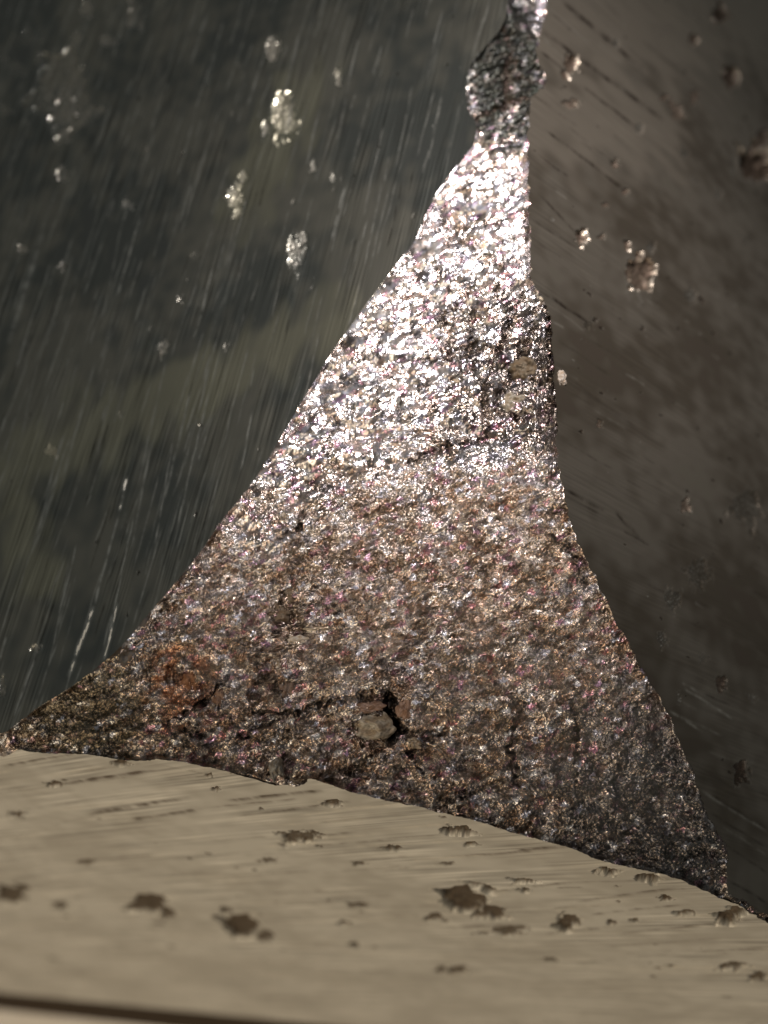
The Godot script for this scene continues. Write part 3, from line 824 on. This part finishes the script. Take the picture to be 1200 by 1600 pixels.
func crack(gx: Dictionary, gy: Dictionary, nx: int, p: Vector2, q: Vector2, wide: float, deep: float, h: PackedFloat32Array, col: PackedColorArray, n1: FastNoiseLite) -> void:
	var lo := Vector2(minf(p.x, q.x), minf(p.y, q.y)) - Vector2.ONE * 12.0
	var hi := Vector2(maxf(p.x, q.x), maxf(p.y, q.y)) + Vector2.ONE * 12.0
	var ab := q - p
	for j in range(int((lo.y - gy.lo) / gy.step), int((hi.y - gy.lo) / gy.step)):
		for i in range(int((lo.x - gx.lo) / gx.step), int((hi.x - gx.lo) / gx.step)):
			if i < 0 or j < 0 or i >= gx.n or j >= gy.n:
				continue
			var x := Vector2(gx.lo + i * gx.step, gy.lo + j * gy.step)
			x += Vector2(n1.get_noise_2d(x.x / 16.0, x.y / 16.0), n1.get_noise_2d(x.x / 16.0 + 70.0, x.y / 16.0)) * 7.0
			var t := clampf((x - p).dot(ab) / ab.length_squared(), 0.0, 1.0)
			var d := x.distance_to(p + ab * t) / (wide * (0.7 + 0.6 * n1.get_noise_2d(x.x / 9.0, x.y / 9.0)))
			if d < 2.4:
				var v: int = (gy.first + j) * nx + gx.first + i
				var w := exp(-d * d)
				h[v] = minf(h[v], h[v] - deep * w * 0.6)
				col[v] = col[v].lerp(Color(0.04, 0.03, 0.024), 0.97 * w)


func stones(parent: Node, gx: Dictionary, gy: Dictionary, nx: int, h: PackedFloat32Array) -> void:
	var m := metal(0.7, 0.2, 0.2)
	var shiny := metal(0.3, 0.9)
	var tones := [Color(0.27, 0.24, 0.195), Color(0.085, 0.07, 0.052), Color(0.17, 0.155, 0.13), Color(0.124, 0.099, 0.076), Color(0.149, 0.120, 0.092), Color(0.372, 0.340, 0.299), Color(0.372, 0.336, 0.290), Color(0.341, 0.306, 0.271), Color(0.186, 0.179, 0.164), Color(0.167, 0.138, 0.109), Color(0.186, 0.128, 0.103), Color(0.211, 0.143, 0.112), Color(0.248, 0.207, 0.161), Color(0.149, 0.111, 0.092), Color(0.186, 0.100, 0.061), Color(0.180, 0.118, 0.088), Color(0.248, 0.225, 0.203), Color(0.186, 0.156, 0.126), Color(0.186, 0.166, 0.140), Color(0.056, 0.052, 0.047)]
	var n1 := noise(301)
	var n2 := noise(302)
	var list: Array = WORN_STONES
	for k in range(0, list.size(), 4):
		var x0: float = list[k]
		var y0: float = list[k + 1]
		var rx: float = list[k + 2] * 1.05
		var ry: float = list[k + 3] * 1.05
		var iv: int = (gy.first + int((y0 - gy.lo) / gy.step)) * nx + gx.first + int((x0 - gx.lo) / gx.step)
		var z0 := h[iv]
		var high := minf(rx, ry) * 0.42
		var rings := 26
		var segs := 64
		var p := PackedVector3Array()
		var n := PackedVector3Array()
		var c := PackedColorArray()
		var idx := PackedInt32Array()
		var tone: Color = tones[(k / 4) % tones.size()]
		var flake := k / 4 == 6 or k / 4 == 7
		for r in rings + 1:
			for s in segs:
				var ang := TAU * s / segs
				var t := float(r) / rings
				var dir := Vector2(cos(ang), sin(ang))
				var edge := 1.0 + 0.28 * n1.get_noise_3d(dir.x * 1.2, dir.y * 1.2, k) + 0.09 * n2.get_noise_3d(dir.x * 2.2, dir.y * 2.2, k)
				var q := dir * t * edge
				var z := high * (pow(maxf(0.0, 1.0 - t * t * t), 0.6) * (0.75 + 0.8 * n1.get_noise_3d(q.x * 1.4, q.y * 1.4, k + 30.0)) + 0.22 * n2.get_noise_3d(q.x * 4.0, q.y * 4.0, k + 60.0) + 0.10 * n2.get_noise_3d(q.x * 11.0, q.y * 11.0, k)) - t * t * high * 0.8
				p.append((CORNER + WORN_U * (x0 + q.x * rx) + WORN_V * (y0 + q.y * ry) + WORN_OUT * (z0 + z)) * UNIT)
				n.append(Vector3.ZERO)
				var mix := 0.5 + 0.8 * n1.get_noise_3d(q.x * 2.2, q.y * 2.2, k + 90.0)
				c.append(tint(tone.lerp(Color(tone.r * 0.7, tone.g * 0.6, tone.b * 0.5), clampf(mix, 0.0, 1.0)), 1.0 + 0.3 * n2.get_noise_3d(q.x * 9.0, q.y * 9.0, k)))
		for r in rings:
			for s in segs:
				var v0 := r * segs + s
				var v1 := r * segs + (s + 1) % segs
				for tri in [[v0, v1, v1 + segs], [v0, v1 + segs, v0 + segs]]:
					var f := (p[tri[1]] - p[tri[0]]).cross(p[tri[2]] - p[tri[0]])
					if f.dot(WORN_OUT) > 0.0:
						tri = [tri[0], tri[2], tri[1]]
						f = -f
					for v in tri:
						n[v] -= f
						idx.append(v)
		for v in n.size():
			n[v] = (n[v] + WORN_OUT * 1e-14).normalized()
		commit("bright_flake" if flake else "stone_grain", parent, p, n, c, idx, shiny if flake else m)


# ---------------------------------------------------------------- block and table
func build_block() -> void:
	var block := Node3D.new()
	block.name = "metal_block"
	block.set_meta("label", "ground metal block with one rough worn corner and scratched faces on a pale table")
	block.set_meta("category", "metal block")
	add_child(block)
	var tip_up := EDGE_UP * WORN_UP
	var tip_left := EDGE_LEFT * WORN_LEFT
	var tip_down := EDGE_DOWN * WORN_DOWN
	var low := LOW_RIGHT
	rims["top"] = rim(TOP_RIM, tip_up, tip_left, TOP_ALONG, TOP_ACROSS, 11, 0.6)
	rims["front"] = rim(FRONT_RIM, tip_left, tip_down, FRONT_ALONG, FRONT_ACROSS, 12, 1.8)
	rims["side"] = rim(SIDE_RIM, tip_down, tip_up, SIDE_ALONG, SIDE_ACROSS, 13, 2.0)
	var far_up := EDGE_UP * FAR
	var far_left := EDGE_LEFT * FAR
	var outline: PackedVector3Array = rims["top"].duplicate()
	outline.append_array([far_left, far_left + far_up, far_up])
	var top := ground_face("top_face", {
		"n": TOP_OUT, "a": TOP_ALONG, "b": TOP_ACROSS, "seed": 21, "outline": outline,
		"gx": lines(-210.0, 1700.0, 4.4, -6500.0, 6500.0), "gy": lines(230.0, 1740.0, 1.9, -6500.0, 6500.0),
		"color": Color(0.205, 0.215, 0.20), "stain": Color(0.36, 0.345, 0.295), "fresh_and_lit": Color(0.8, 0.78, 0.72), "dirt_and_shade": Color(0.06, 0.055, 0.045),
		"fine": 0.10, "hair": 4.2, "hair_long": 300.0, "wave": 0.9, "streak": 0.5, "groove": 0.12,
		"band": TOP_BANDS, "band_color": Color(0.50, 0.475, 0.36), "scratch_parts": metal(0.42, 0.7), "scratches": TOP_SCRATCHES, "thin": 0.85, "scratch_show": 1.4, "more_scratches": 850, "scratch_long": 1.0, "scratch_wide": 1.0, "bright_share": 0.85,
		"pits": TOP_PITS, "more_pits": 260, "pit_size": 0.8, "bowl": 0.6, "shade_edge": 0.9, "deep_most": 60.0, "pit_deep": 0.5, "bright_pits": 0.7,
		"material": metal(0.21, 1.0), "pit_material": metal(0.4, 0.95, 0.1), "pit_material_bright": metal(0.30, 0.97, 0.2)}, block)
	top.set_meta("label", "dark ground face with steep fine scratches and glinting pits")
	outline = rims["side"].duplicate()
	outline.append_array([far_up, far_up + low, low])
	var side := ground_face("side_face", {
		"n": SIDE_OUT, "a": SIDE_ALONG, "b": SIDE_ACROSS, "seed": 31, "outline": outline,
		"gx": lines(-240.0, 740.0, 3.4, -6500.0, 6500.0), "gy": lines(-150.0, 2420.0, 2.7, -6500.0, 6500.0),
		"color": Color(0.165, 0.137, 0.107), "stain": Color(0.27, 0.236, 0.196), "fresh_and_lit": Color(0.55, 0.51, 0.45), "dirt_and_shade": Color(0.06, 0.045, 0.035),
		"fine": 0.07, "hair": 7.0, "hair_long": 200.0, "wave": 0.9, "streak": 0.14, "groove": 0.25,
		"band": SIDE_LIGHT_BANDS, "band_color": Color(0.37, 0.32, 0.265), "scratches": SIDE_SCRATCHES, "thin": 0.8, "scratch_show": 0.9, "more_scratches": 160, "scratch_long": 0.7, "scratch_wide": 1.2, "bright_share": 0.3,
		"pits": SIDE_PITS, "more_pits": 260, "pit_size": 1.1, "bowl": 0.4, "shade_edge": 0.9, "deep_most": 60.0, "pit_deep": 0.5, "bright_pits": 0.3,
		"material": metal(0.36, 0.95, 0.2), "pit_material": metal(0.6, 0.8, 0.0), "pit_material_bright": metal(0.30, 0.97, 0.2)}, block)
	side.set_meta("label", "brownish ground face with slanting scratches and dark pits")
	outline = rims["front"].duplicate()
	outline.append_array([low, LOW_LEFT, far_left])
	var front := ground_face("front_face", {
		"n": FRONT_OUT, "a": FRONT_ALONG, "b": FRONT_ACROSS, "seed": 41, "outline": outline,
		"gx": lines(-3260.0, 200.0, 4.1, -6500.0, 6500.0), "gy": lines(-1650.0, 420.0, 3.8, -6500.0, 6500.0),
		"color": Color(0.45, 0.425, 0.375), "stain": Color(0.36, 0.335, 0.29), "fresh_and_lit": Color(0.62, 0.56, 0.46), "dirt_and_shade": Color(0.075, 0.055, 0.038),
		"fine": 0.24, "hair": 13.0, "hair_long": 460.0, "wave": 0.9, "streak": 0.42, "groove": 0.22,
		"scratches": FRONT_SCRATCHES, "thin": 0.9, "scratch_show": 1.0, "more_scratches": 340, "scratch_long": 1.6, "scratch_wide": 2.2, "bright_share": 0.4,
		"pits": FRONT_PITS, "more_pits": 160, "pit_size": 2.0, "bowl": 0.4, "shade_edge": 0.86, "deep_most": 24.0, "pit_deep": 0.75, "bright_pits": 0.0,
		"material": metal(0.5, 0.35, 0.25), "pit_material": metal(0.9, 0.1, 0.0), "pit_material_bright": metal(0.4, 0.5)}, block)
	front.set_meta("label", "pale beige ground face with dark pits and near level scratches")
	worn_corner(block)
	# the rounded lower edge and the sides that the photograph does not show
	var st := SurfaceTool.new()
	st.begin(Mesh.PRIMITIVE_TRIANGLES)
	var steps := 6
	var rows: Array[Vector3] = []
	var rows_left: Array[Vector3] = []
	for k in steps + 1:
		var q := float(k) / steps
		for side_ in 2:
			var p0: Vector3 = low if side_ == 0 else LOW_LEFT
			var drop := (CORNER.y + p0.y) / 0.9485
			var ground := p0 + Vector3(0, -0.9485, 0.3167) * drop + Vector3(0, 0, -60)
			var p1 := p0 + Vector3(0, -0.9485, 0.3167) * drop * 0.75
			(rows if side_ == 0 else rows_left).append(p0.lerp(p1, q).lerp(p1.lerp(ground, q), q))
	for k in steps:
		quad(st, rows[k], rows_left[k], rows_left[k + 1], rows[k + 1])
	st.index()
	st.generate_normals()
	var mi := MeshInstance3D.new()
	mi.name = "lower_shade_edge"
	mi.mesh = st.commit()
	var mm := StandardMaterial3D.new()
	mm.albedo_color = Color(0.05, 0.038, 0.028).linear_to_srgb()  # near-black colour paints the band of shade at the foot
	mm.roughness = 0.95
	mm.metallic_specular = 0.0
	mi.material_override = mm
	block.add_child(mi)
	st = SurfaceTool.new()
	st.begin(Mesh.PRIMITIVE_TRIANGLES)
	quad(st, far_left, far_left + far_up, far_up + LOW_LEFT, LOW_LEFT)
	quad(st, far_up + far_left, far_up, far_up + low, far_up + LOW_LEFT)
	quad(st, rows[steps], rows_left[steps], far_up + LOW_LEFT, far_up + low)
	st.generate_normals()
	mi = MeshInstance3D.new()
	mi.name = "back_face"
	mi.mesh = st.commit()
	mi.material_override = mm
	block.add_child(mi)
	print("pits ", pit_count, " triangles ", tri_count)


func quad(st: SurfaceTool, p: Vector3, q: Vector3, r: Vector3, s: Vector3) -> void:
	for v: Vector3 in [p, q, r, p, r, s]:
		st.add_vertex((CORNER + v) * UNIT)


func build_table() -> void:
	var o := MeshInstance3D.new()
	o.name = "table_top"
	var box := BoxMesh.new()
	box.size = Vector3(2.4, 0.04, 2.4)
	o.mesh = box
	o.position = Vector3(-1.2 + TABLE_END, -0.02, 0)
	var m := StandardMaterial3D.new()
	var t := NoiseTexture2D.new()
	var n := FastNoiseLite.new()
	n.frequency = 0.01
	n.fractal_octaves = 4
	t.noise = n
	t.width = 512
	t.height = 512
	t.seamless = true
	var g := Gradient.new()
	g.set_color(0, Color(0.88, 0.84, 0.79))
	g.set_color(1, Color(0.93, 0.90, 0.86))
	t.color_ramp = g
	m.albedo_texture = t
	m.uv1_triplanar = true
	m.uv1_scale = Vector3.ONE * 4.0
	m.roughness = 0.6
	o.material_override = m
	o.set_meta("kind", "structure")
	add_child(o)
